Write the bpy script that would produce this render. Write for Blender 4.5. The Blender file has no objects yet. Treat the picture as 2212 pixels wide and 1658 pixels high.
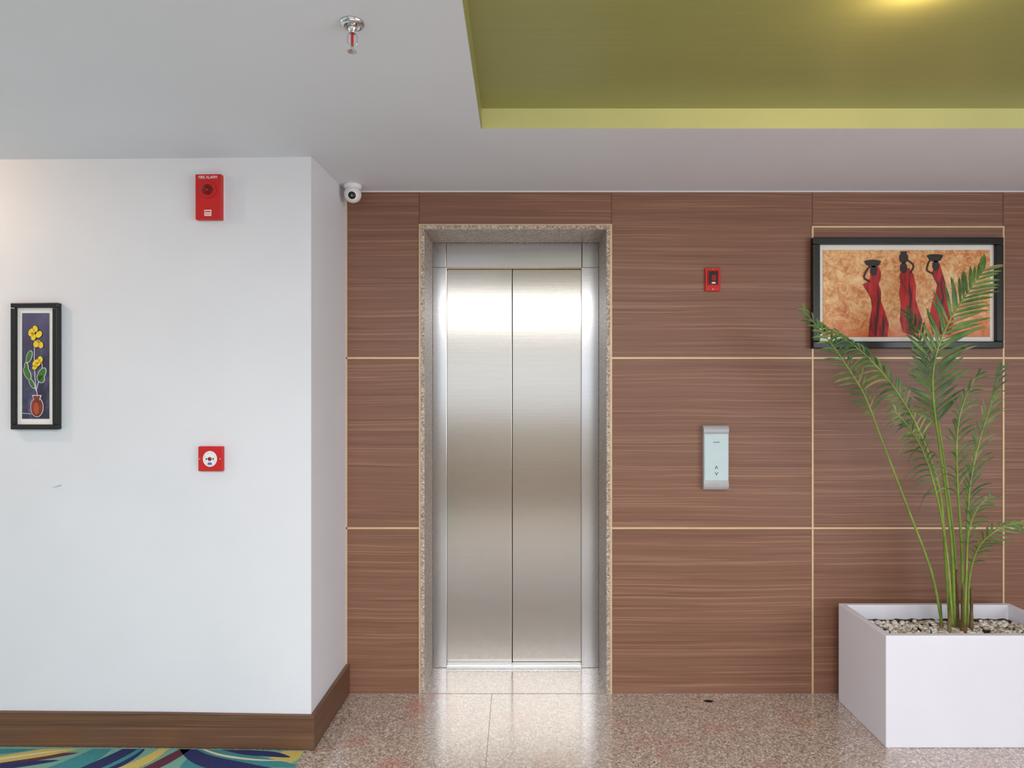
import bpy, bmesh, math, random
from mathutils import Vector, Matrix
random.seed(7)
sc = bpy.context.scene
try:
    sc.view_settings.view_transform = 'Standard'
    sc.view_settings.look = 'None'
except Exception: pass

# ------------------------------------------------------------------ survey
EYE = 1.478      # eye height (m)
F = 1356.0
def X(u, Y=3.0): return (u-1120.0)*Y/F
def Z(v, Y=3.0): return EYE+(829.0-v)*Y/F
CEIL = 2.398

# ------------------------------------------------------------------ materials
def srgb(r,g,b):
    def c(v):
        v/=255.0
        return v/12.92 if v<=0.04045 else ((v+0.055)/1.055)**2.4
    return (c(r),c(g),c(b),1.0)
class NT:
    def __init__(s,name):
        s.m=bpy.data.materials.new(name); s.m.use_nodes=True
        s.n=s.m.node_tree.nodes; s.l=s.m.node_tree.links
        s.b=s.n['Principled BSDF']
    def add(s,t,**k):
        n=s.n.new(t)
        for a,v in k.items(): setattr(n,a,v)
        return n
    def link(s,a,b): s.l.new(a,b)
    def coord(s,scale=(1,1,1),rnd=False,rot=(0,0,0)):
        tc=s.add('ShaderNodeTexCoord'); mp=s.add('ShaderNodeMapping')
        mp.inputs['Scale'].default_value=scale; mp.inputs['Rotation'].default_value=rot
        s.link(tc.outputs['Object'],mp.inputs['Vector'])
        if rnd:
            oi=s.add('ShaderNodeObjectInfo'); mu=s.add('ShaderNodeMath',operation='MULTIPLY')
            mu.inputs[1].default_value=37.0
            s.link(oi.outputs['Random'],mu.inputs[0]); cb=s.add('ShaderNodeCombineXYZ')
            for i in range(3): s.link(mu.outputs[0],cb.inputs[i])
            s.link(cb.outputs[0],mp.inputs['Location'])
        return mp.outputs['Vector']
    def noise(s,vec,scale=5,detail=4,rough=.5,dist=0):
        n=s.add('ShaderNodeTexNoise'); n.inputs['Scale'].default_value=scale
        n.inputs['Detail'].default_value=detail; n.inputs['Roughness'].default_value=rough
        n.inputs['Distortion'].default_value=dist
        s.link(vec,n.inputs['Vector']); return n.outputs['Fac']
    def ramp(s,fac,stops,mode='LINEAR'):
        r=s.add('ShaderNodeValToRGB'); cr=r.color_ramp; cr.interpolation=mode
        while len(cr.elements)<len(stops): cr.elements.new(0.5)
        for e,(p,c) in zip(cr.elements,stops): e.position=p; e.color=c
        s.link(fac,r.inputs['Fac']); return r.outputs['Color']
    def mix(s,fac,a,b,mode='MIX'):
        m=s.add('ShaderNodeMixRGB',blend_type=mode)
        for inp,v in ((m.inputs[0],fac),(m.inputs[1],a),(m.inputs[2],b)):
            if hasattr(v,'links') or hasattr(v,'is_linked'): s.link(v,inp)
            else: inp.default_value=v
        return m.outputs[0]
    def bump(s,h,strength=.1,dist=.01):
        b=s.add('ShaderNodeBump'); b.inputs['Strength'].default_value=strength
        b.inputs['Distance'].default_value=dist
        s.link(h,b.inputs['Height']); s.link(b.outputs[0],s.b.inputs['Normal'])
    def base(s,c):
        if hasattr(c,'is_linked'): s.link(c,s.b.inputs['Base Color'])
        else: s.b.inputs['Base Color'].default_value=c
    def set(s,**k):
        for a,v in k.items():
            s.b.inputs[a.replace('_',' ')].default_value=v
        return s
def simple(name,col,rough=.5,metal=0,var=.06,scale=30,spec=None,bump=0):
    t=NT(name); v=t.coord()
    n=t.noise(v,scale,3)
    lo=tuple(c*(1-var) for c in col[:3])+(1,); hi=tuple(min(1,c*(1+var)) for c in col[:3])+(1,)
    t.base(t.ramp(n,[(.3,lo),(.7,hi)]))
    t.set(Roughness=rough,Metallic=metal)
    if spec is not None: t.b.inputs['Specular IOR Level'].default_value=spec
    if bump: t.bump(n,bump,.002)
    return t.m

M={}
M['white_paint']=simple('white_paint',srgb(226,227,232),.55,0,.02,3)
M['ceiling_paint']=simple('ceiling_paint',srgb(226,228,236),.6,0,.02,2)
M['back_paint']=simple('beige_paint',srgb(205,196,182),.6,0,.03,3)
def green():
    t=NT('olive_paint'); v=t.coord((1,25,1))
    n=t.noise(v,3,3)
    t.base(t.ramp(n,[(.3,srgb(152,153,92)),(.7,srgb(157,158,96))]))
    t.set(Roughness=.3); return t.m
M['olive']=green()
M['olive_face']=simple('olive_lit_edge',srgb(210,209,142),.5,0,.03,4)  # cove olive made paler, light on the edge put into the colour
def wood(name,base,dark,light,rnd=True,k=1.0):
    t=NT(name)
    v=t.coord((1,1,1),rnd)
    n0=t.noise(v,1.1,2)
    ad=t.add('ShaderNodeVectorMath',operation='MULTIPLY_ADD')
    cb=t.add('ShaderNodeCombineXYZ'); t.link(n0,cb.inputs[2])
    ad.inputs[1].default_value=(0,0,.03); t.link(cb.outputs[0],ad.inputs[0]); t.link(v,ad.inputs[2])
    def st(sx,sz,det,ro):
        w2=t.add('ShaderNodeMapping'); w2.inputs['Scale'].default_value=(sx,sx,sz)
        t.link(ad.outputs[0],w2.inputs['Vector']); return t.noise(w2.outputs[0],1.0,det,ro)
    n1=st(.8,80,4,.65); n2=st(.9,175,2,.55); n3=st(.6,7,2,.5); n4=st(1.0,300,1,.5)
    c=t.ramp(n1,[(.34,dark),(.48,base),(.60,base),(.76,light)])
    l=t.ramp(n2,[(.58,(0,0,0,1)),(.62,(.55,.55,.55,1))])
    f=t.mix(t.ramp(n4,[(.40,(.35,.35,.35,1)),(.52,(0,0,0,1))]),c,dark)
    f=t.mix(l,f,light)
    f=t.mix(t.ramp(n3,[(.4,(0,0,0,1)),(.65,(.18,.18,.18,1))]),f,dark)
    t.base(f); t.set(Roughness=.45); t.bump(n2,.03,.001)
    return t.m
M['wood']=wood('walnut_laminate',srgb(134,94,74),srgb(117,79,61),srgb(170,128,103))
M['wood_base']=wood('skirting_wood',srgb(112,79,58),srgb(92,64,46),srgb(138,102,78))
M['gold']=simple('champagne_trim',srgb(216,190,150),.4,.2,.06,20)
M['seam']=simple('dark_seam',srgb(84,52,40),.6)
def granite(name,rough,dims=1.0,pink=True):
    t=NT(name); v=t.coord()
    vo=t.add('ShaderNodeTexVoronoi'); vo.inputs['Scale'].default_value=170
    t.link(v,vo.inputs['Vector'])
    sep=t.add('ShaderNodeSeparateColor'); t.link(vo.outputs['Color'],sep.inputs[0])
    D=dims
    c=t.ramp(sep.outputs[0],[(0,srgb(104*D,92*D,84*D)),(.12,srgb(148*D,128*D,115*D)),(.32,srgb(178*D,158*D,142*D)),(.60,srgb(201*D,182*D,167*D)),(.84,srgb(232*D,223*D,213*D))],'CONSTANT')
    n=t.noise(v,60,4,.7)
    c=t.mix(.3,c,t.ramp(n,[(.35,srgb(128*D,110*D,99*D)),(.65,srgb(216*D,201*D,188*D))]))
    if pink:
        b=t.noise(v,3.4,5,.65,.4)
        f=t.ramp(b,[(.54,(0,0,0,1)),(.68,(.5,.5,.5,1))])
        c=t.mix(f,c,srgb(188,108,92))
    t.base(c); t.set(Roughness=rough)
    if pink: t.set(Coat_Weight=1.0,Coat_Roughness=.11,Coat_IOR=1.8)
    return t.m
M['granite']=granite('polished_granite',.25)
M['granite_trim']=granite('granite_trim',.35,.97,False)
M['joint']=simple('tile_joint',srgb(158,144,133),.6)
def steel(name,col,rough,aniso):
    t=NT(name); v=t.coord((3,3,420))
    n=t.noise(v,1,3,.6)
    lo=tuple(c*.93 for c in col[:3])+(1,)
    t.base(t.ramp(n,[(.3,lo),(.7,col)]))
    t.set(Metallic=1.0,Roughness=rough); t.bump(n,.06,.0008)
    return t.m
M['steel']=steel('brushed_steel',srgb(174,169,161),.17,.6)
M['steel_frame']=steel('brushed_steel_frame',srgb(188,187,186),.2,.6)
M['steel_sill']=steel('sill_steel',srgb(215,215,215),.3,.2)
M['chrome']=simple('chrome',srgb(220,220,222),.12,1)
M['black']=simple('black_lacquer',srgb(14,13,14),.3)
M['dark']=simple('dark_gap',srgb(20,18,17),.7)
M['mat_board']=simple('mat_board',srgb(238,236,230),.7,0,.02)
M['red']=simple('red_plastic',srgb(200,20,18),.4,0,.05,8)
M['dred']=simple('dark_red_lens',srgb(150,24,22),.2,0,.2,40)
M['wplastic']=simple('white_plastic',srgb(236,236,236),.35,0,.02)
M['print_white']=simple('white_print',srgb(245,240,240),.6,0,.01)
M['print_dark']=simple('dark_print',srgb(50,48,55),.6)
M['silver']=simple('silver_plastic',srgb(182,184,188),.3,.3,.03)
M['panel_face']=simple('pale_glass_face',srgb(200,220,226),.12,0,.02)
M['planter']=simple('white_planter',srgb(230,229,238),.45,0,.02,4)
M['soil']=simple('soil',srgb(46,36,28),.95,0,.4,80,bump=.5)
def pebm():
    t=NT('pebble_stone'); v=t.coord(); vo=t.add('ShaderNodeTexVoronoi'); vo.inputs['Scale'].default_value=45
    t.link(v,vo.inputs['Vector']); sep=t.add('ShaderNodeSeparateColor'); t.link(vo.outputs['Color'],sep.inputs[0])
    t.base(t.ramp(sep.outputs[1],[(0,srgb(150,135,112)),(.3,srgb(196,184,165)),(.6,srgb(225,220,210)),(1,srgb(240,238,232))])); t.set(Roughness=.6); return t.m
M['pebble']=pebm()
def leafm(name,a,b,c):
    t=NT(name); v=t.coord(); n=t.noise(v,9,4,.6)
    t.base(t.ramp(n,[(.3,a),(.5,b),(.72,c)])); t.set(Roughness=.42)
    return t.m
M['leaf']=leafm('palm_leaf',srgb(34,66,22),srgb(68,104,38),srgb(120,148,72))
M['leaf_dry']=leafm('palm_leaf_dry',srgb(96,104,48),srgb(126,120,66),srgb(150,130,84))
M['stem']=leafm('palm_stem',srgb(94,128,44),srgb(124,152,60),srgb(156,172,84))
M['sheath']=leafm('palm_sheath',srgb(92,64,42),srgb(128,98,62),srgb(150,140,84))

# ------------------------------------------------------------------ mesh helpers
def link(o,parent=None):
    sc.collection.objects.link(o)
    if parent: o.parent=parent
    return o
def empty(name,loc=(0,0,0),rotz=0):
    e=bpy.data.objects.new(name,None); e.location=loc; e.rotation_euler=(0,0,rotz)
    e.empty_display_size=.05; return link(e)
def mesh_obj(name,verts,faces,mats,parent=None,fm=None,smooth=False,bevel=0,seg=2):
    me=bpy.data.meshes.new(name); me.from_pydata([tuple(v) for v in verts],[],faces)
    if not isinstance(mats,(list,tuple)): mats=[mats]
    for m in mats: me.materials.append(m)
    if fm:
        for p,i in zip(me.polygons,fm): p.material_index=i
    bm=bmesh.new(); bm.from_mesh(me)
    bmesh.ops.recalc_face_normals(bm,faces=bm.faces); bm.to_mesh(me); bm.free()
    if smooth:
        for p in me.polygons: p.use_smooth=True
    o=bpy.data.objects.new(name,me); link(o,parent)
    if bevel:
        b=o.modifiers.new('bevel','BEVEL'); b.width=bevel; b.segments=seg; b.limit_method='ANGLE'
    return o
def boxes(name,bs,mat,parent=None,bevel=0):
    V=[];Fc=[];fm=[]
    mats=mat if isinstance(mat,(list,tuple)) else [mat]
    for b in bs:
        x0,x1,y0,y1,z0,z1=b[:6]; mi=b[6] if len(b)>6 else 0
        k=len(V)
        V+= [(x0,y0,z0),(x1,y0,z0),(x1,y1,z0),(x0,y1,z0),(x0,y0,z1),(x1,y0,z1),(x1,y1,z1),(x0,y1,z1)]
        for f in ((0,3,2,1),(4,5,6,7),(0,1,5,4),(1,2,6,5),(2,3,7,6),(3,0,4,7)):
            Fc.append(tuple(k+i for i in f)); fm.append(mi)
    return mesh_obj(name,V,Fc,mats,parent,fm,bevel=bevel)
def box(name,x0,x1,y0,y1,z0,z1,mat,parent=None,bevel=0):
    return boxes(name,[(x0,x1,y0,y1,z0,z1)],mat,parent,bevel)
def extrude_xz(name,pts,y0,y1,mat,parent=None,bevel=0):
    n=len(pts); V=[(p[0],y0,p[1]) for p in pts]+[(p[0],y1,p[1]) for p in pts]
    Fc=[tuple(range(n)),tuple(range(2*n-1,n-1,-1))]+[(i,(i+1)%n,n+(i+1)%n,n+i) for i in range(n)]
    return mesh_obj(name,V,Fc,mat,parent,bevel=bevel)
def extrude_xy(name,pts,z0,z1,mat,parent=None,bevel=0):
    n=len(pts); V=[(p[0],p[1],z0) for p in pts]+[(p[0],p[1],z1) for p in pts]
    Fc=[tuple(range(n)),tuple(range(2*n-1,n-1,-1))]+[(i,(i+1)%n,n+(i+1)%n,n+i) for i in range(n)]
    return mesh_obj(name,V,Fc,mat,parent,bevel=bevel)
def lathe(name,prof,mat,parent=None,axis='Z',loc=(0,0,0),n=32,smooth=True):
    V=[];Fc=[]
    for r,h in prof:
        for i in range(n):
            a=2*math.pi*i/n; c,s=r*math.cos(a),r*math.sin(a)
            V.append((c,s,h) if axis=='Z' else (c,-h,s))
    m=len(prof)
    for j in range(m-1):
        for i in range(n):
            Fc.append((j*n+i,j*n+(i+1)%n,(j+1)*n+(i+1)%n,(j+1)*n+i))
    Fc.append(tuple(range(n))); Fc.append(tuple((m-1)*n+i for i in range(n-1,-1,-1)))
    o=mesh_obj(name,V,Fc,mat,parent); 
    for p in o.data.polygons: p.use_smooth = smooth and len(p.vertices)==4
    o.location=loc
    return o
def tube(V,Fc,pts,radii,n=8):
    k0=len(V)
    for i,p in enumerate(pts):
        a=pts[max(0,i-1)]; b=pts[min(len(pts)-1,i+1)]
        T=(b-a).normalized(); N=T.cross(Vector((.3,1,.1))).normalized(); B=T.cross(N)
        for j in range(n):
            t=2*math.pi*j/n; V.append(p+(N*math.cos(t)+B*math.sin(t))*radii[i])
    for i in range(len(pts)-1):
        for j in range(n):
            Fc.append((k0+i*n+j,k0+i*n+(j+1)%n,k0+(i+1)*n+(j+1)%n,k0+(i+1)*n+j))
    Fc.append(tuple(k0+j for j in range(n))); Fc.append(tuple(k0+(len(pts)-1)*n+j for j in range(n)))
def catmull(P,n=8):
    P=[Vector(p) for p in P]; Q=[P[0]*2-P[1]]+P+[P[-1]*2-P[-2]]; out=[]
    for i in range(1,len(Q)-2):
        for k in range(n):
            t=k/n; a,b,c,d=Q[i-1],Q[i],Q[i+1],Q[i+2]
            out.append(.5*((2*b)+(c-a)*t+(2*a-5*b+4*c-d)*t*t+(3*b-a-3*c+d)*t**3))
    out.append(P[-1]); return out
def text(name,s,size,loc,mat,parent,align='CENTER',xs=1.0):
    cu=bpy.data.curves.new(name,'FONT'); cu.body=s; cu.size=size; cu.align_x=align; cu.align_y='CENTER'
    cu.extrude=.0003; cu.materials.append(mat)
    o=bpy.data.objects.new(name,cu); o.location=loc; o.rotation_euler=(math.pi/2,0,0); o.scale=(xs,1,1)
    return link(o,parent)
def ell(cx,cz,rx,rz,n=28,rot=0):
    return [(cx+rx*math.cos(t)*math.cos(rot)-rz*math.sin(t)*math.sin(rot),cz+rx*math.cos(t)*math.sin(rot)+rz*math.sin(t)*math.cos(rot)) for t in [2*math.pi*i/n for i in range(n)]]

# ------------------------------------------------------------------ room shell
XL,XR,YB=-3.6,3.6,-4.0
box('floor',XL,XR,YB,3.45,-.1,0,M['granite'])
fj=empty('floor_joints')
boxes('joint_lines',[(-.84,XR,2.997,3.0,0,.0006),(X(1062,2.99),X(1062,2.99)+.002,-.9,3.0,0,.0006),
   (.608,.610,-.9,3.0,0,.0006),(1.6,1.602,-.9,3.0,0,.0006)],M['joint'],fj)
mesh_obj('floor_drain_mark',[(X(1530,2.93)+.022*math.cos(t)*(1+.2*math.sin(3*t)),2.925+.012*math.sin(t),.0012) for t in [i*math.pi/8 for i in range(16)]],[tuple(range(16))],M['dark'])

# left projecting wall
lw=[(-.84,2.544),(-1.45,2.563),(-2.125,2.573),(-2.9,2.55),(XL,2.50),(XL,3.45),(-.823,3.45),(-.823,3.0)]
extrude_xy('wall_left',lw,0,CEIL,M['white_paint'])
# skirting on left wall
sk=.016
inner=[(-.8235,2.999),(-.8395,2.544),(-1.45,2.5625),(-2.125,2.5725),(-2.9,2.5495),(XL,2.4995)]
outer=[(-.8235+sk+.002,2.999),(-.8395+sk,2.544-sk),(-1.45,2.5625-sk),(-2.125,2.5725-sk),(-2.9,2.5495-sk),(XL,2.4995-sk)]
extrude_xy('baseboard_left',inner+outer[::-1],0.004,.142,M['wood_base'],bevel=.002)

# other (unseen) walls
box('wall_far_left',XL-.1,XL,YB,2.5,0,CEIL+.1,M['white_paint'])
boxes('wall_right',[(XR,XR+.1,YB,-2.6,0,CEIL+.1),(XR,XR+.1,.9,3.45,0,CEIL+.1),(XR,XR+.1,-2.6,.9,0,.5),(XR,XR+.1,-2.6,.9,2.2,CEIL+.1)],M['white_paint'])
boxes('wall_front',[(XL,XR,YB-.12,YB,0,.9),(XL,XR,YB-.12,YB,2.15,CEIL+.1),(XL,-2.2,YB-.12,YB,.9,2.15),(2.2,XR,YB-.12,YB,.9,2.15)],M['back_paint'])
wi=empty('window_1',(0,YB-.05,1.5))
def sh(bs,o): return [(b[0]-o[0],b[1]-o[0],b[2]-o[1],b[3]-o[1],b[4]-o[2],b[5]-o[2]) for b in bs]
boxes('window_frame',sh([(-2.2,2.2,YB-.08,YB-.03,.9,.96),(-2.2,2.2,YB-.08,YB-.03,2.09,2.15),(-2.2,-2.14,YB-.08,YB-.03,.96,2.09),(2.14,2.2,YB-.08,YB-.03,.96,2.09),(-.03,.03,YB-.08,YB-.03,.96,2.09)],(0,YB-.05,1.5)),M['silver'],wi)
wi2=empty('added_fill_window',(XR+.05,-.85,1.35))  # unseen window added as side fill for the left wall and ceiling
boxes('window_frame',sh([(XR+.03,XR+.08,-2.6,.9,.5,.56),(XR+.03,XR+.08,-2.6,.9,2.14,2.2),(XR+.03,XR+.08,-2.6,-2.54,.56,2.14),(XR+.03,XR+.08,.84,.9,.56,2.14),(XR+.03,XR+.08,-.88,-.82,.56,2.14)],(XR+.05,-.85,1.35)),M['silver'],wi2)

# ceiling with recessed olive cove
cx0,cx1,cy0,cy1,cz=-.135,3.1,.35,2.264,2.470
ce=empty('ceiling')
t=.12
boxes('ceiling_plaster',[(XL,cx0,YB,3.45,CEIL,CEIL+t),(cx0,XR,cy1,3.45,CEIL,CEIL+t),(cx1,XR,YB,cy1,CEIL,CEIL+t),(cx0,cx1,YB,cy0,CEIL,CEIL+t)],M['ceiling_paint'],ce)
box('cove_top',cx0,cx1,cy0,cy1,cz,cz+.05,M['olive'],ce)
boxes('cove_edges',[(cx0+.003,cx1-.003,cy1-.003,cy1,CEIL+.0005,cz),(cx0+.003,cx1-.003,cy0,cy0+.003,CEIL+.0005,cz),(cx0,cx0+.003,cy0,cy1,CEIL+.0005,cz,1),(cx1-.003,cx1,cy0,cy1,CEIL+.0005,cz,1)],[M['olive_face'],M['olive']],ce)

# ------------------------------------------------------------------ timber clad wall with lift opening
wb=empty('wall_back')
ox0,ox1,oz=X(906),X(1321),Z(486)      # opening incl. trim
zl=[0,Z(1140),Z(773),Z(490),CEIL]
x4,x5=X(1755),X(2167)
def panel(nm,a,b,c,d):
    o=box(nm,a,b,3.0,3.45,c,d,M['wood'],wb); return o
k=0
for xs in ((-.823,ox0),(ox1,x4),(x4,x5),(x5,XR)):
    for a,b in zip(zl[:-1],zl[1:]):
        k+=1; panel('wall_panel_%d'%k,xs[0],xs[1],a,b)
k+=1; panel('wall_panel_%d'%k,ox0,ox1,oz,CEIL)
g=.0042; gy=2.9975
gs=[]
for z in zl[1:3]:
    gs+=[(-.823,ox0,gy,3.0,z-g,z+g),(ox1,XR,gy,3.0,z-g,z+g)]
gs+=[(x4-g,x4+g,gy-.0003,3.0,0,zl[3]+g),(x5-g,x5+g,gy-.0003,3.0,0,zl[3]+g),(x4-g,x5+g,gy-.0006,3.0,zl[3]-g,zl[3]+g)]
gs+=[(-.823,-.818,gy,3.0,.14,CEIL)]
gs+=[(ox0-.002,ox0+.009,2.994,3.0,0,oz+.004),(ox1-.009,ox1+.002,2.994,3.0,0,oz+.004),(ox0-.002,ox1+.002,2.9935,3.0,oz-.004,oz+.004)]
boxes('metal_inlay_strips',gs,M['gold'],wb)
boxes('panel_seams',[(ox0-.0015,ox0+.001,2.9992,3.0,oz+.004,CEIL),(ox1-.001,ox1+.0015,2.9992,3.0,oz+.004,CEIL),(x4-.0015,x4+.001,2.9992,3.0,zl[3]+g,CEIL),(x5-.0015,x5+.001,2.9992,3.0,zl[3]+g,CEIL)],M['seam'],wb)
boxes('white_sealant',[(-.78,XR,2.992,3.0,CEIL-.005,CEIL)],M['white_paint'],wb)

# ------------------------------------------------------------------ elevator
ev=empty('elevator',((ox0+ox1)/2,3.15,0)); ex=(ox0+ox1)/2
def E(bs): return [(b[0]-ex,b[1]-ex,b[2]-3.15,b[3]-3.15,b[4],b[5]) for b in bs]
ix0,ix1,iz=X(918),X(1309),Z(497)
yd=3.27
boxes('granite_portal',E([(ox0+.009,ix0,2.985,yd+.1,0,oz-.004),(ix1,ox1-.009,2.985,yd+.1,0,oz-.004),(ix0,ix1,2.985,yd+.1,iz,oz-.004)]),M['granite_trim'],ev,.0015)
jx0,jx1,hz=X(965,yd),X(1256,yd),Z(577,yd)
boxes('steel_jambs',E([(ix0,jx0,yd,yd+.06,0,hz),(jx1,ix1,yd,yd+.06,0,hz)]),M['steel_frame'],ev,.002)
boxes('steel_header',E([(jx0-.002,jx1+.002,yd-.001,yd+.06,hz,iz)]),M['steel_frame'],ev,.002)
boxes('steel_header_ends',E([(ix0,jx0-.0035,yd-.001,yd+.06,hz,iz),(jx1+.0035,ix1,yd-.001,yd+.06,hz,iz)]),M['steel_frame'],ev,.002)
yp=3.295
sx=X(1106.5,yp)
boxes('door_leaf_left',E([(jx0-.02,sx-.0015,yp,yp+.03,.014,hz+.03)]),M['steel'],ev,.0015)
boxes('door_leaf_right',E([(sx+.0015,jx1+.02,yp+.002,yp+.032,.014,hz+.03)]),M['steel'],ev,.0015)
boxes('shaft_dark',E([(ix0,ix1,yp+.033,yp+.06,0,iz)]),M['dark'],ev)
boxes('door_sill',E([(jx0,jx1,yd-.015,yp+.03,0,.012),(jx0,jx1,yd-.015,yd-.003,0.012,.016),(jx0,jx1,yp-.014,yp-.003,.012,.02)]),M['steel_sill'],ev,.001)
boxes('header_lip',E([(jx0,jx1,yd+.006,yd+.016,hz-.006,hz+.001)]),M['gold'],ev)
lathe('lock_hole',[(.006,0),(.006,.003),(.003,.003),(.003,.001)],M['chrome'],ev,'Y',(X(1092,yd)-ex,yd-.001-3.15,hz+.006),16)

# ------------------------------------------------------------------ call panel
cp=empty('elevator_call_panel',(X(1543.5),3.0,Z(987)))
W,H=.061,.154
prof=[(0,-H),(-.016,-H),(-.024,-H*.96),(-.029,-H*.88),(-.030,-H*.78),(-.026,-H*.70),(-.026,H*.74),(-.030,H*.80),(-.030,H*.88),(-.025,H*.96),(-.016,H),(0,H)]
def wst(z): return W*(.965+.035*min(1,abs(z/H))**3)
V=[];Fc=[];fm=[];n=len(prof)
for y,z in prof: V.append((-wst(z),y,z))
for y,z in prof: V.append((wst(z),y,z))
Fc=[tuple(range(n)),tuple(range(2*n-1,n-1,-1))]+[(i,(i+1)%n,n+(i+1)%n,n+i) for i in range(n)]
mesh_obj('housing',V,Fc,M['silver'],cp,bevel=.003,seg=3)
box('glass_face',-.0555,.0555,-.0285,-.024,-H*.70,H*.73,M['panel_face'],cp,.002)
text('maker_label','NORDEN',.0075,(0,-.029,.074),M['print_dark'],cp)
def chev(nm,cz,s):
    extrude_xz(nm,[(-.008,cz-.007*s),(0,cz+.008*s),(.008,cz-.007*s),(.0055,cz-.0075*s),(0,cz+.003*s),(-.0055,cz-.0075*s)],-.0293,-.0284,M['print_dark'],cp)
chev('up_arrow',-.045,1); chev('down_arrow',-.075,-1)

# ------------------------------------------------------------------ small red unit beside lift
ru=empty('fireman_switch',(X(1538.5),3.0,Z(604)))
box('plate',-.0365,.0365,-.012,0,-.056,.056,M['red'],ru,.003)
box('window_rim',-.026,.026,-.016,-.011,-.027,.042,M['dred'],ru,.002)
box('window_glass',-.021,.021,-.0175,-.014,-.022,.037,M['black'],ru,.001)
box('rocker',-.009,.012,-.021,-.017,-.010,.022,M['dred'],ru,.002)
box('label',-.008,.01,-.0195,-.0172,-.021,-.014,M['print_white'],ru)
lathe('screw_top',[(.003,0),(.003,.002)],M['chrome'],ru,'Y',(0,-.012,.048),12)
lathe('screw_bottom',[(.003,0),(.003,.002)],M['chrome'],ru,'Y',(0,-.012,-.047),12)

# ------------------------------------------------------------------ left-wall items
def lwall_y(x):
    pts=[(-.84,2.544),(-1.45,2.563),(-2.125,2.573)]
    for (a,b),(c,d) in zip(pts[:-1],pts[1:]):
        if c<=x<=a: return b+(a-x)/(a-c)*(d-b)
    return 2.573
fx=X(456,2.55); fa=empty('fire_alarm',(fx,lwall_y(fx)-.001,Z(427,2.54)),-.03)
box('backplate',-.055,.055,-.006,0,-.094,.094,M['wplastic'],fa,.001)
box('red_cover',-.0525,.0525,-.030,-.006,-.0915,.0915,M['red'],fa,.003)
text('alarm_text','FIRE ALARM',.0165,(0,-.0305,.078),M['print_white'],fa,xs=.88)
lathe('sounder_ring',[(.033,0),(.033,.003),(.030,.004),(.028,.002),(.026,.002)],M['red'],fa,'Y',(0,-.030,.028),40)
for i,(r) in enumerate((.022,.016,.010)):
    lathe('sounder_ring_%d'%(i+2),[(r,0),(r,.0045),(r-.002,.0045),(r-.002,.002)],M['dred'],fa,'Y',(0,-.030,.028),32)
lathe('sounder_core',[(.005,0),(.005,.006),(.002,.007)],M['red'],fa,'Y',(0,-.030,.028),24)
box('label',-.014,.014,-.0312,-.030,-.077,-.053,M['print_white'],fa)
boxes('label_print',[(-.012,.012,-.0316,-.0311,-.062,-.057),(-.012,.012,-.0316,-.0311,-.0675,-.0655),(-.012,.012,-.0316,-.0311,-.073,-.071)],M['red'],fa)

cx=X(457.5,2.55); cpt=empty('manual_call_point',(cx,lwall_y(cx)-.001,Z(990.5,2.54)),-.03)
box('backbox',-.050,.050,-.018,0,-.050,.050,M['red'],cpt,.003)
extrude_xz('button_plate',ell(0,0,.029,.032,36),-.021,-.018,M['wplastic'],cpt,.001)
for i in range(8):
    a=i*math.pi/4+.39
    extrude_xz('ring_mark_%d'%i,[(.022*math.cos(a-.22),.024*math.sin(a-.22)),(.0235*math.cos(a-.22),.0255*math.sin(a-.22)),(.0235*math.cos(a+.22),.0255*math.sin(a+.22)),(.022*math.cos(a+.22),.024*math.sin(a+.22))],-.0216,-.021,M['silver'],cpt)
lathe('center_button',[(.008,0),(.008,.002),(.005,.003)],M['dred'],cpt,'Y',(0,-.021,0),24)
extrude_xz('center_dot',ell(0,0,.003,.003,16),-.0246,-.0238,M['print_dark'],cpt)
extrude_xz('mark_left',ell(-.014,0,.0025,.0045,16),-.0216,-.021,M['print_dark'],cpt)
extrude_xz('mark_right',ell(.014,0,.0025,.0045,16),-.0216,-.021,M['print_dark'],cpt)
box('small_label',-.008,.008,-.0217,-.021,-.024,-.014,simple('blue_print',srgb(90,110,180),.6),cpt)
lathe('screw_left',[(.0022,0),(.0022,.001)],M['chrome'],cpt,'Y',(-.043,-.018,0),12)
lathe('screw_right',[(.0022,0),(.0022,.001)],M['chrome'],cpt,'Y',(.041,-.018,0),12)
# scuff in the paint
scx=X(118,2.56)
mesh_obj('paint_scuff',[(scx-.022,lwall_y(scx)-.0012,Z(1053,2.56)),(scx,lwall_y(scx)-.0012,Z(1051,2.56)),(scx+.022,lwall_y(scx)-.0018,Z(1046,2.56)),(scx+.018,lwall_y(scx)-.0018,Z(1050,2.56)),(scx,lwall_y(scx)-.0012,Z(1052.5,2.56))],[(0,1,2,3,4)],M['silver'])

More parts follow.
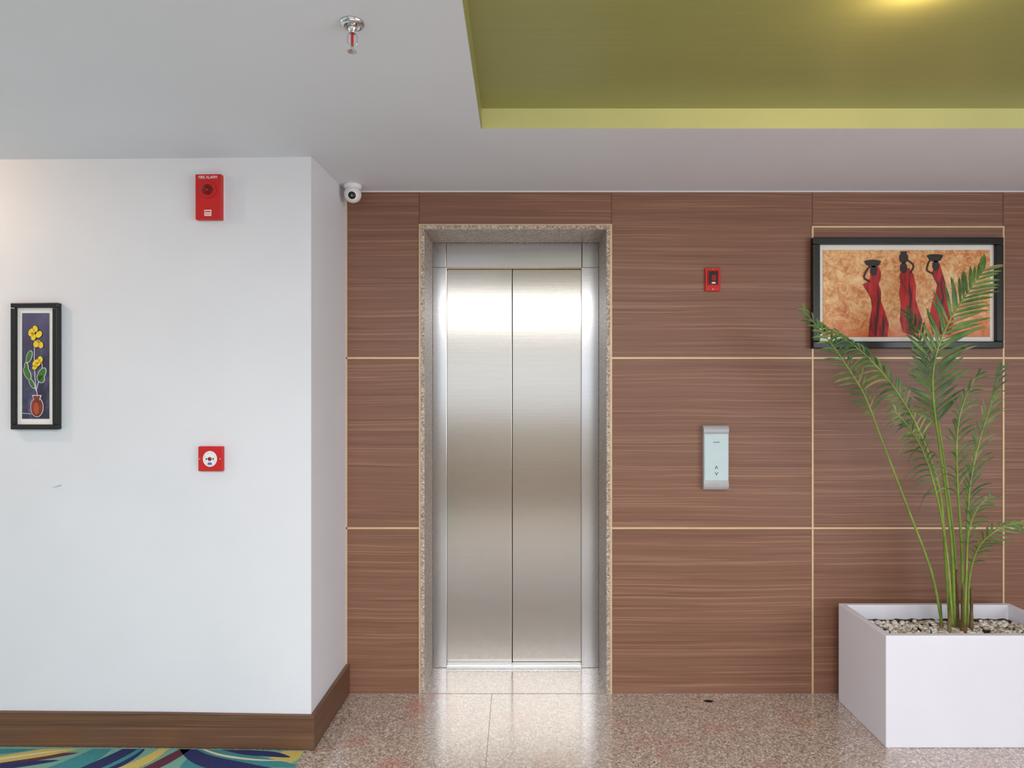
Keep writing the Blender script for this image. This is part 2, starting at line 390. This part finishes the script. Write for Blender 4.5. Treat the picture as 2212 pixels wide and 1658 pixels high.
# flower picture
px=X(79.5,2.56); Ys=2.555; s=Ys/F
fp=empty('flower_picture',(px,lwall_y(px)-.001,Z(790.5,Ys)),-.014)
def U(u): return (u-79.5)*s
def Vv(v): return (790.5-v)*s
w,h=.0960,.257; fb=.0205
boxes('frame',[(-w,w,-.026,0,h-fb,h),(-w,w,-.026,0,-h,-h+fb),(-w,-w+fb,-.026,0,-h+fb,h-fb),(w-fb,w,-.026,0,-h+fb,h-fb)],M['black'],fp,.003)
box('mat_board',-w+.01,w-.01,-.014,-.003,-h+.01,h-.01,M['mat_board'],fp)
def purple():
    t_=NT('purple_canvas'); v=t_.coord((6,6,4)); n=t_.noise(v,1.5,5,.65,.6)
    a=t_.ramp(n,[(.3,srgb(18,18,32)),(.48,srgb(42,42,66)),(.6,srgb(76,76,106)),(.75,srgb(136,132,156))])
    tc=t_.add('ShaderNodeTexCoord'); sp=t_.add('ShaderNodeSeparateXYZ'); t_.link(tc.outputs['Object'],sp.inputs[0])
    mr=t_.add('ShaderNodeMapRange'); mr.inputs['From Min'].default_value=-.05; mr.inputs['From Max'].default_value=.22
    mr.inputs['To Min'].default_value=0; mr.inputs['To Max'].default_value=.45
    t_.link(sp.outputs['Z'],mr.inputs['Value'])
    t_.base(t_.mix(mr.outputs[0],a,srgb(112,106,150))); t_.set(Roughness=.5); return t_.m
box('canvas',U(50),U(109),-.016,-.014,Vv(904),Vv(676),purple(),fp)
yel=simple('yellow_petals',srgb(236,206,40),.5,0,.12,60); grn=simple('green_foliage',srgb(62,112,46),.5,0,.2,60)
wht=M['print_white']; brn=simple('brown_vase',srgb(124,48,30),.4,0,.3,50)
cnt=[0]
def flat(nm,pts,mat,par,lay):
    cnt[0]+=1; y=-.016-.0006*lay
    return extrude_xz('%s_%d'%(nm,cnt[0]),pts,y,-.0155,mat,par)
def stroke(nm,P,wd,mat,par,lay,y0=None):
    P=[Vector((p[0],0,p[1])) for p in P]; Q=catmull(P,6); L=[];R=[]
    for i,p in enumerate(Q):
        a=Q[max(0,i-1)];b=Q[min(len(Q)-1,i+1)];T=(b-a).normalized(); N=Vector((-T.z,0,T.x))*wd*.5
        L.append((p+N));R.append((p-N))
    cnt[0]+=1; y=-.016-.0006*lay if y0 is None else y0
    V=[(v.x,y,v.z) for v in L]+[(v.x,y,v.z) for v in R]; n=len(L)
    return mesh_obj('%s_%d'%(nm,cnt[0]),V,[(i,i+1,n+i+1,n+i) for i in range(n-1)],mat,par)
stroke('stem',[(U(84),Vv(856)),(U(79),Vv(820)),(U(77),Vv(770)),(U(78),Vv(720))],.0022,wht,fp,1)
stroke('stem',[(U(82),Vv(840)),(U(90),Vv(810)),(U(94),Vv(790)),(U(88),Vv(770))],.0022,wht,fp,1)
stroke('stem',[(U(82),Vv(845)),(U(70),Vv(820)),(U(62),Vv(800))],.0022,wht,fp,1)
for (u,v,a,b,r) in ((66,770,5,13,-.3),(62,806,6,14,.4),(93,808,7,15,-.5),(72,828,4,11,.5),(60,792,3.5,9,.1),(92,818,7,8,.3)):
    flat('leaf_outline',ell(U(u),Vv(v),(a+1)*s,(b+1)*s,18,r),wht,fp,2); flat('leaf',ell(U(u),Vv(v),a*s,b*s,18,r),grn,fp,3)
for (u,v,r) in ((72,718,9),(88,722,8),(80,710,7),(84,742,9),(92,745,7),(76,728,7),(83,784,10),(91,776,7),(79,793,6)):
    ro=random.uniform(-1,1)
    flat('petal_outline',ell(U(u),Vv(v),r*.75*s+.0012,r*s+.0012,20,ro),M['print_dark'],fp,4); 
    flat('petal',ell(U(u),Vv(v),r*.75*s,r*s,20,ro),yel,fp,5)
for (u,v) in ((74,720),(87,738),(84,784)):
    flat('petal_heart',ell(U(u),Vv(v),3.5*s,2.5*s,12),simple('petal_heart_paint',srgb(206,120,30)),fp,6)
flat('vase_outline',ell(U(83),Vv(879),14*s,21.5*s,30),wht,fp,2); flat('vase',ell(U(83),Vv(879),13*s,20.5*s,30),brn,fp,3)
flat('vase_neck',[(U(73),Vv(853)),(U(93),Vv(853)),(U(89),Vv(864)),(U(77),Vv(864))],wht,fp,4)
flat('vase_neck',[(U(75),Vv(854.3)),(U(91),Vv(854.3)),(U(88),Vv(865)),(U(78),Vv(865))],brn,fp,5)
flat('vase_glow',ell(U(82),Vv(882),6*s,13*s,24),simple('vase_orange',srgb(176,74,40)),fp,4)
stroke('vase_table_line',[(U(51),Vv(892)),(U(66),Vv(893)),(U(70),Vv(894))],.0015,wht,fp,1)

# ------------------------------------------------------------------ tribal women painting
PY=2.965; ps=PY/F
pa=empty('framed_painting',(X(1963,PY),3.0,Z(632,PY)))
def PU(u): return (u-1963)*ps
def PV(v): return (632-v)*ps
w,h=206*ps,120*ps; fb=.033
boxes('frame',[(-w,w,-.035,-.0035,h-fb,h),(-w,w,-.035,-.0035,-h,-h+fb),(-w,-w+fb,-.035,-.0035,-h+fb,h-fb),(w-fb,w,-.035,-.0035,-h+fb,h-fb)],M['black'],pa,.004)
box('mat_board',-w+.02,w-.02,-.014,-.004,-h+.02,h-.02,M['mat_board'],pa)
def ochre():
    t_=NT('ochre_canvas'); v=t_.coord((1,1,1)); n=t_.noise(v,7,8,.75,1.0); n2=t_.noise(v,22,6,.8,1.5)
    a=t_.ramp(n,[(.34,srgb(170,74,26)),(.44,srgb(212,130,62)),(.54,srgb(232,180,120)),(.64,srgb(246,218,172))])
    b=t_.ramp(n2,[(.36,srgb(112,44,18)),(.47,srgb(216,142,78)),(.58,srgb(246,212,160))])
    c=t_.mix(.5,a,b); 
    tc=t_.add('ShaderNodeTexCoord'); sp=t_.add('ShaderNodeSeparateXYZ'); t_.link(tc.outputs['Object'],sp.inputs[0])
    mr=t_.add('ShaderNodeMapRange'); mr.inputs['From Min'].default_value=-.21; mr.inputs['From Max'].default_value=-.10
    mr.inputs['To Min'].default_value=.75; mr.inputs['To Max'].default_value=0
    t_.link(sp.outputs['Z'],mr.inputs['Value'])
    c=t_.mix(mr.outputs[0],c,srgb(204,88,24)); t_.base(c); t_.set(Roughness=.4); return t_.m
box('canvas',PU(1782),PU(2145),-.0165,-.014,PV(727),PV(538),ochre(),pa)
def robe():
    t_=NT('red_robe'); v=t_.coord((14,1,3)); n=t_.noise(v,3,4,.6,.5)
    t_.base(t_.ramp(n,[(.32,srgb(80,10,12)),(.44,srgb(146,14,18)),(.57,srgb(192,24,24)),(.76,srgb(214,60,44))])); t_.set(Roughness=.5); return t_.m
rb=robe(); skn=simple('dark_figure_paint',srgb(40,22,18),.5,0,.2,50); rsh=simple('robe_shadow',srgb(74,8,14),.5,0,.3,40)
def pflat(nm,pts,mat,lay):
    cnt[0]+=1; return extrude_xz('%s_%d'%(nm,cnt[0]),[(PU(a),PV(b)) for a,b in pts],-.0165-.0006*lay,-.016,mat,pa)
# left woman
pflat('robe',[(1884,598),(1878,608),(1868,612),(1873,622),(1880,632),(1886,645),(1888,664),(1883,690),(1880,727),(1922,727),(1925,700),(1917,672),(1908,650),(1908,628),(1903,612),(1907,600),(1908,585),(1902,574),(1890,573),(1884,584)],rb,1)
pflat('face',ell(1892,583,8,11,18),skn,2)
pflat('bowl',[(1871,563),(1908,562),(1904,571),(1894,576),(1884,575),(1875,570)],skn,2)
pflat('bowl_rim',ell(1890,563,18,4,20),M['black'],3)
stroke('arm',[(PU(1884),PV(607)),(PU(1871),PV(598)),(PU(1876),PV(583)),(PU(1884),PV(574))],.009,skn,pa,0,-.0185)
pflat('robe_fold',[(1898,610),(1901,640),(1896,690),(1894,725),(1898,725),(1902,690),(1905,645)],rsh,2)
pflat('robe_fold',[(1913,668),(1910,700),(1910,725),(1913,725),(1915,700)],rsh,2)
# middle woman
pflat('robe',[(1953,582),(1948,592),(1950,612),(1947,634),(1951,655),(1949,690),(1955,716),(1974,724),(1994,712),(1998,690),(1990,668),(1983,645),(1984,615),(1979,592),(1970,578),(1960,576)],rb,1)
pflat('face',ell(1957,577,8,12,18),skn,2)
pflat('pot',ell(1957,555,10,12,20),skn,2); pflat('pot_rim',[(1949,541),(1965,541),(1962,548),(1952,548)],M['black'],3)
stroke('arm',[(PU(1972),PV(588)),(PU(1978),PV(572)),(PU(1966),PV(560))],.008,skn,pa,0,-.0185)
pflat('robe_fold',[(1968,600),(1971,640),(1966,680),(1970,718),(1974,718),(1972,680),(1976,640)],rsh,2)
# right woman
pflat('robe',[(2022,578),(2018,590),(2024,602),(2030,614),(2026,632),(2019,650),(2012,690),(2020,722),(2060,722),(2066,690),(2058,655),(2050,632),(2048,608),(2042,590),(2036,568),(2026,566)],rb,1)
pflat('face',ell(2027,572,8,11,18),skn,2)
pflat('bowl',[(2007,551),(2043,550),(2038,560),(2027,565),(2014,561)],skn,2); pflat('bowl_rim',ell(2025,551,18,4,20),M['black'],3)
stroke('arm',[(PU(2022),PV(590)),(PU(2008),PV(582)),(PU(2010),PV(568)),(PU(2016),PV(558))],.008,skn,pa,0,-.0185)
pflat('robe_fold',[(2037,600),(2040,640),(2034,680),(2036,720),(2040,720),(2040,680),(2045,640)],rsh,2)

# ------------------------------------------------------------------ security camera
sec=empty('security_camera',(X(762,2.9),2.9,CEIL))
lathe('base',[(.040,-.0003),(.041,-.004),(.039,-.016),(.034,-.020)],M['wplastic'],sec)
dirv=Vector((.14,-1,-.42)).normalized(); rq=dirv.to_track_quat('Z','Y')
bl=lathe('ball',[(.004,-.039)]+[(.039*math.cos(a),.039*math.sin(a)) for a in [math.radians(d) for d in range(-80,60,8)]]+[(.018,.033)],M['wplastic'],sec,'Z',(0,0,-.045)); bl.rotation_mode='QUATERNION'; bl.rotation_quaternion=rq
ln=lathe('lens_glass',[(.0175,.032),(.016,.036),(.010,.039),(.002,.040)],M['black'],sec,'Z',(0,0,-.045)); ln.rotation_mode='QUATERNION'; ln.rotation_quaternion=rq
li=lathe('lens_core',[(.004,.038),(.0035,.0405),(.002,.041)],M['silver'],sec,'Z',(0,0,-.045)); li.rotation_mode='QUATERNION'; li.rotation_quaternion=rq

# ------------------------------------------------------------------ fire sprinkler
sp_=empty('fire_sprinkler',(X(761,1.60),1.60,CEIL))
sp_.scale=(1,1,1.15)
lathe('rosette',[(.031,-.0003),(.031,-.003),(.027,-.007),(.016,-.010),(.014,-.006)],M['chrome'],sp_)
lathe('body',[(.011,-.004),(.011,-.016),(.008,-.018),(.008,-.024)],M['chrome'],sp_)
rg=NT('red_glass_bulb'); rg.base(srgb(220,50,30)); rg.set(Roughness=.1,Transmission_Weight=.3)
lathe('bulb',[(.001,-.052),(.0035,-.049),(.0035,-.028),(.0015,-.024)],rg.m,sp_,n=16)
V=[];Fc=[]
for sgn in (-1,1):
    tube(V,Fc,catmull([(sgn*.008,0,-.02),(sgn*.0125,0,-.032),(sgn*.011,0,-.046),(0,0,-.056)],5),[.0016]*16,8)
mesh_obj('yoke_arms',V,Fc,M['chrome'],sp_,smooth=True)
lathe('boss',[(.004,-.052),(.004,-.062),(.002,-.064)],M['chrome'],sp_,n=16)
V=[(0,0,-.062)];Fc=[]
N=48
for i in range(N):
    a=2*math.pi*i/N; r=.0125 if (i%4)<3 else .008; V.append((r*math.cos(a),r*math.sin(a),-.0635))
k=len(V); V+= [(v[0],v[1],v[2]-.001) for v in V]
for i in range(N):
    a,b=1+i,1+(i+1)%N; Fc+=[(0,a,b),(k,k+b,k+a),(a,k+a,k+b,b)]
mesh_obj('deflector',V,Fc,M['chrome'],sp_)

# ------------------------------------------------------------------ carpet
cr=empty('carpet',(-2.2,.8,0))
ct=simple('carpet_teal',srgb(56,128,134),.95,0,.25,300,bump=.4); cy=simple('carpet_yellow',srgb(190,172,92),.95,0,.2,300,bump=.4)
cn=simple('carpet_navy',srgb(30,38,88),.95,0,.25,300,bump=.4); cm=simple('carpet_maroon',srgb(86,36,56),.95,0,.25,300,bump=.4)
cc=simple('carpet_cream',srgb(206,200,168),.95,0,.15,300,bump=.4); cg=simple('carpet_green',srgb(110,158,142),.95,0,.2,300,bump=.4)
XC=XL+.02
OC=(-2.2,.8)
extrude_xy('pile_base',[(a-OC[0],b-OC[1]) for a,b in [(-.862,-.9),(-.862,2.525),(-1.45,2.544),(-2.125,2.554),(-2.9,2.531),(XC,2.478),(XC,-.9)]],0,.0035,cg,cr)
ccnt=[0]
def lim(x):
    return (2.522+(-.862-x)*.027) if x>-1.45 else (2.537 if x>-2.2 else 2.525-(abs(x)-2.2)*.04)
def sweep(P,wd,mat,lay):
    Q=catmull([Vector((a,b,0)) for a,b in P],8); L=[];R=[];n=len(Q)
    for i,p in enumerate(Q):
        a=Q[max(0,i-1)];b=Q[min(n-1,i+1)];T=(b-a).normalized(); f=math.sin(math.pi*(i+.02)/(n-1+.04))**.7
        Nn=Vector((-T.y,T.x,0))*wd*.5*f; L.append(p+Nn);R.append(p-Nn)
    z=.0035+.0003*lay; ccnt[0]+=1
    def cl(v):
        x=max(XC+.001,min(v.x,-.863)); return (x-OC[0],min(v.y,lim(x))-OC[1],z)
    mesh_obj('swirl_%d'%ccnt[0],[cl(v) for v in L]+[cl(v) for v in R],[(i,i+1,n+i+1,n+i) for i in range(n-1)],mat,cr)
front=[([(-.86,2.36),(-.95,2.42),(-.90,2.50),(-.86,2.55)],.10,cy,1),
 ([(-1.42,2.60),(-1.25,2.47),(-1.06,2.41),(-.80,2.36)],.07,cn,3),
 ([(-1.36,2.58),(-1.18,2.495),(-1.02,2.45),(-.84,2.42)],.07,ct,2),
 ([(-1.34,2.57),(-1.2,2.50),(-1.05,2.465),(-.9,2.455)],.012,cc,5),
 ([(-1.26,2.56),(-1.10,2.515),(-.98,2.50),(-.90,2.48)],.035,cn,4),
 ([(-1.30,2.48),(-1.24,2.40),(-1.1,2.33),(-.9,2.28)],.11,ct,1),
 ([(-1.32,2.60),(-1.36,2.50),(-1.42,2.40),(-1.52,2.30)],.055,cm,3),
 ([(-1.42,2.62),(-1.45,2.48),(-1.54,2.37),(-1.68,2.28)],.06,cy,4),
 ([(-1.56,2.64),(-1.56,2.50),(-1.64,2.38),(-1.78,2.28)],.12,cn,2),
 ([(-1.52,2.62),(-1.53,2.52),(-1.58,2.42),(-1.66,2.34)],.025,ct,5),
 ([(-1.68,2.64),(-1.69,2.50),(-1.76,2.40),(-1.9,2.30)],.10,ct,3),
 ([(-1.74,2.57),(-1.85,2.525),(-2.02,2.47),(-2.3,2.36)],.06,cy,4),
 ([(-1.76,2.51),(-1.92,2.47),(-2.10,2.41),(-2.3,2.30)],.05,cm,3),
 ([(-1.80,2.46),(-1.98,2.42),(-2.15,2.36),(-2.3,2.26)],.05,cn,4),
 ([(-1.88,2.57),(-2.0,2.535),(-2.15,2.51),(-2.4,2.46)],.04,ct,3),
 ([(-1.82,2.53),(-1.95,2.495),(-2.12,2.44),(-2.3,2.37)],.014,cc,5)]
for P,wd,mt,ly in front: sweep(P,wd,mt,ly)
for (ax,ay,sc_) in ((-2.7,2.2,.8),(-.95,1.6,1.1),(-1.9,1.6,1.1),(-1.3,.7,1.2),(-2.3,.8,1.0),(-1.0,-.1,1.0),(-2.2,-.1,.9)):
    def q(pts): return [(ax+a*sc_,ay+b*sc_) for a,b in pts]
    sweep(q([(-.90,.16),(-.6,.0),(-.3,-.2),(-.1,-.5)]),.22,ct,1)
    sweep(q([(0.0,-.02),(-.15,.10),(-.33,.16),(-.52,.19)]),.13,cn,2)
    sweep(q([(-.02,.08),(-.18,.15),(-.35,.19),(-.50,.21)]),.06,ct,3)
    sweep(q([(0.02,-.12),(-.2,.02),(-.36,.08),(-.5,.12)]),.06,cy,4)
    sweep(q([(-.52,.21),(-.60,.12),(-.70,.02),(-.85,-.12)]),.10,cm,2)
    sweep(q([(-.56,.22),(-.66,.14),(-.76,.06),(-.9,-.02)]),.03,cc,5)
    sweep(q([(-.42,.20),(-.44,.1),(-.5,-.02),(-.6,-.2)]),.05,cy,5)
    sweep(q([(-.72,.15),(-.9,.10),(-1.05,.02),(-1.15,-.1)]),.07,cn,3)
box('added_reflection_strip',XL+.02,XR-.02,-1.5,-.905,0,.004,M['dark'])  # unseen dark strip, added to reflect as a band in the lift doors
box('floor_rear_section',XL+.02,XR-.02,YB+.02,-1.5,0,.004,simple('rear_flooring',srgb(140,126,112),.95,0,.2,40))

# ------------------------------------------------------------------ planter
pl0,pl1,py0,py1,ph=1.493,2.29,2.55,2.93,.456
pc=((pl0+pl1)/2,(py0+py1)/2)
pp=empty('potted_palm',(pc[0],pc[1],0))
hw,hd=(pl1-pl0)/2,(py1-py0)/2; rt=.028
def ring(a,b,z): return [(-a,-b,z),(a,-b,z),(a,b,z),(-a,b,z)]
V=ring(hw,hd,0)+ring(hw,hd,ph)+ring(hw-rt,hd-rt,ph)+ring(hw-rt,hd-rt,.30)
Fc=[(0,1,2,3)]
for r in range(3):
    for i in range(4): Fc.append((r*4+i,r*4+(i+1)%4,(r+1)*4+(i+1)%4,(r+1)*4+i))
Fc.append((12,13,14,15))
mesh_obj('planter_box',V,Fc,M['planter'],pp,bevel=.004,seg=3)
sz=.392
V=[];Fc=[];nx,ny=40,20
for j in range(ny+1):
    for i in range(nx+1):
        V.append(((-1+2*i/nx)*(hw-rt-.001),(-1+2*j/ny)*(hd-rt-.001),sz+random.uniform(-.004,.004)))
for j in range(ny):
    for i in range(nx): a=j*(nx+1)+i; Fc.append((a,a+1,a+nx+2,a+nx+1))
mesh_obj('soil',V,Fc,M['soil'],pp)
bm=bmesh.new()
for i in range(900):
    r=random.uniform(.006,.013)
    m=Matrix.Translation((random.uniform(-hw+rt+.018,hw-rt-.018),random.uniform(-hd+rt+.015,hd-rt-.045),sz+random.uniform(.003,.011)))@Matrix.Rotation(random.uniform(0,6.28),4,'Z')@Matrix.Rotation(random.uniform(-.6,.6),4,'X')@Matrix.Diagonal((r*random.uniform(1,1.5),r,r*random.uniform(.45,.8),1))
    bmesh.ops.create_icosphere(bm,subdivisions=1,radius=1,matrix=m)
me=bpy.data.meshes.new('pebbles'); bm.to_mesh(me); bm.free(); me.materials.append(M['pebble'])
for p in me.polygons: p.use_smooth=True
link(bpy.data.objects.new('pebbles',me),pp)

# palm ---------------------------------------------------------------
def PW(u,v,Y): return Vector((X(u,Y)-pc[0],Y-pc[1],Z(v,Y)))
LV=[];LF=[];LM=[];SV=[];SF=[]
def leaflet(base,d,length,width,droop,nrm,dry=0):
    n=6; side=d.cross(nrm).normalized(); k=len(LV)
    for i in range(n+1):
        t_=i/n; p=base+d*length*t_+Vector((0,0,-1))*droop*length*t_*t_
        p.y=min(p.y,2.95-pc[1]); 
        wd=width*(math.sin(math.pi*min(1,(t_*.93+.07)))**.6)*.5 if t_<1 else .0004
        up=nrm*wd*.45
        LV.append(p-side*wd+up); LV.append(p); LV.append(p+side*wd+up)
    for i in range(n):
        a=k+i*3; LF.append((a,a+1,a+4,a+3)); LF.append((a+1,a+2,a+5,a+4)); LM.extend([dry,dry])
def frond(P,t0,L,nl,ang,droop=.25,facing=(0,-1,.35),r0=.006,wl=.012,sides=(1,1)):
    Q=catmull([PW(*p) for p in P],10); n=len(Q)
    tube(SV,SF,Q,[r0*(1-i/(n-1))**.7+.0012 for i in range(n)],8)
    N0=Vector(facing).normalized()
    cum=[0]
    for a,b in zip(Q[:-1],Q[1:]): cum.append(cum[-1]+(b-a).length)
    for i in range(nl):
        f=i/(nl-1); tt=(t0+(1-t0)*f)*cum[-1]
        j=0
        while j<n-2 and cum[j+1]<tt: j+=1
        u=(tt-cum[j])/max(1e-6,cum[j+1]-cum[j]); p=Q[j].lerp(Q[j+1],u); T=(Q[j+1]-Q[j]).normalized()
        S=T.cross(N0).normalized(); Nn=S.cross(T).normalized()
        ll=L*(.45+.55*math.sin(math.pi*min(1,.15+f*.75)))*(1-.35*f)
        for si,sg in enumerate((1,-1)):
            if sides[si]==0: continue
            a=math.radians(ang*(1-.45*f)+random.uniform(-7,7))
            d=(T*math.cos(a)+S*sg*math.sin(a)+Nn*random.uniform(-.05,.25)).normalized()
            leaflet(p,d,ll*sides[si]*random.uniform(.85,1.1),wl*random.uniform(.8,1.15),droop*random.uniform(.6,1.4),Nn,1 if random.random()<.07 else 0)
# far-left thin frond (long bare petiole)
frond([(2036,1352,2.76),(2012,1235,2.74),(1962,1100,2.70),(1903,945,2.66),(1868,855,2.64),(1832,795,2.62),(1790,735,2.62),(1738,672,2.63)],.66,.115,19,50,.25,r0=.0045,wl=.011)
# long arching frond
frond([(2052,1352,2.74),(2042,1200,2.72),(2030,1060,2.69),(1990,940,2.66),(1940,850,2.64),(1888,785,2.63),(1835,738,2.63),(1782,706,2.63)],.56,.15,27,44,.55,r0=.005,wl=.013)
# drooping centre frond
frond([(2058,1352,2.72),(2046,1200,2.68),(2026,1080,2.62),(1998,985,2.57),(1965,925,2.54),(1935,890,2.53)],.60,.17,16,48,.7,r0=.004,wl=.010)
# tall frond crossing the painting
frond([(2062,1352,2.76),(2056,1180,2.74),(2035,1000,2.72),(2016,860,2.70),(2020,775,2.69),(2050,695,2.68),(2088,635,2.69),(2124,585,2.70)],.56,.215,29,54,.12,r0=.0055,wl=.015)
frond([(2070,1352,2.80),(2062,1180,2.80),(2040,1000,2.80),(2020,870,2.80),(2000,780,2.80),(1982,720,2.80),(1962,680,2.81)],.80,.12,10,42,.10,r0=.004,wl=.011)
# right hand fronds
frond([(2078,1352,2.75),(2078,1200,2.72),(2068,1040,2.68),(2068,930,2.66),(2085,860,2.66),(2112,810,2.68)],.52,.16,18,34,.45,r0=.005,wl=.009)
frond([(2086,1352,2.78),(2088,1200,2.78),(2094,1060,2.78),(2116,950,2.78),(2142,870,2.78),(2160,800,2.78)],.42,.18,22,26,.35,r0=.0045,wl=.009)
frond([(2090,1352,2.74),(2094,1250,2.72),(2112,1185,2.68),(2145,1150,2.64),(2180,1133,2.62),(2215,1128,2.60)],.50,.10,14,46,.35,r0=.004,wl=.009)
frond([(2084,1352,2.70),(2088,1230,2.66),(2092,1150,2.62),(2110,1100,2.60),(2135,1075,2.60)],.62,.11,9,40,.4,r0=.0035,wl=.009)
mesh_obj('leaflets',LV,LF,[M['leaf'],M['leaf_dry']],pp,LM,smooth=True)
mesh_obj('stems',SV,SF,M['stem'],pp,smooth=True)
V=[];Fc=[]
for (u,v,Y,top,r) in ((2082,1362,2.73,1255,.014),(2050,1362,2.72,1290,.009),(2034,1362,2.76,1300,.007),(2098,1362,2.76,1270,.009),(2070,1362,2.78,1230,.008)):
    a=PW(u,v,Y); a.z=sz-.01; b=PW(u+random.uniform(-6,8),top,Y)
    pts=[a.lerp(b,i/8) for i in range(9)]
    tube(V,Fc,pts,[r*(1-.5*i/8)*(1.0+.08*(i%2)) for i in range(9)],10)
mesh_obj('sheaths',V,Fc,M['sheath'],pp,smooth=True)

# ------------------------------------------------------------------ lights
def area(name,loc,rot,sx_,sy_,power,col,parent=None):
    l=bpy.data.lights.new(name,'AREA'); l.shape='RECTANGLE'; l.size=sx_; l.size_y=sy_; l.energy=power; l.color=col
    o=bpy.data.objects.new(name,l); o.location=loc; o.rotation_euler=rot; return link(o,parent)
lp=empty('ceiling_light_panel')  # unseen panel and frame, added to stand in for flash bounced off the ceiling
boxes('panel_frame',[(-1.5,1.5,-2.30,-2.26,CEIL-.03,CEIL),(-1.5,1.5,.06,.10,CEIL-.03,CEIL),(-1.5,-1.46,-2.26,.06,CEIL-.03,CEIL),(1.46,1.5,-2.26,.06,CEIL-.03,CEIL)],M['silver'],lp)
area('panel_lamp',(0,-1.1,CEIL-.01),(0,0,0),2.9,2.3,182,(.97,.975,1.0),lp)
area('window_area_light',(0,.03,.02),(math.pi/2,0,0),4.3,1.15,18,(.94,.96,1.0),wi)
area('window_area_light',(-.04,0,0),(math.pi/2,0,math.pi/2),3.4,1.6,72,(.94,.96,1.0),wi2)  # fill light of the added right-hand window
# warm downlight fixtures
def downlight(nm,x,y,z,e):
    p=empty(nm,(x,y,z))
    lathe('trim_ring',[(.05,-.0005),(.05,-.006),(.042,-.008),(.04,-.002)],M['wplastic'],p)
    l=bpy.data.lights.new(nm+'_lamp','POINT'); l.energy=e; l.color=(1,.70,.45); l.shadow_soft_size=.03
    o=bpy.data.objects.new('warm_bulb',l); o.location=(0,0,-.05); link(o,p)
downlight('ceiling_downlight',1.00,1.53,cz,4.0)
downlight('ceiling_downlight',-2.75,2.05,CEIL,14)

w=bpy.data.worlds.new('world'); sc.world=w; w.use_nodes=True
w.node_tree.nodes['Background'].inputs[0].default_value=(.75,.87,1,1); w.node_tree.nodes['Background'].inputs[1].default_value=.8

# ------------------------------------------------------------------ camera
cd=bpy.data.cameras.new('camera'); cd.sensor_width=36; cd.lens=F/2212*36; cd.shift_x=-14/2212
co=bpy.data.objects.new('camera',cd); co.location=(0,0,EYE); co.rotation_euler=(math.pi/2,0,0); link(co)
cd.clip_start=.05
sc.camera=co
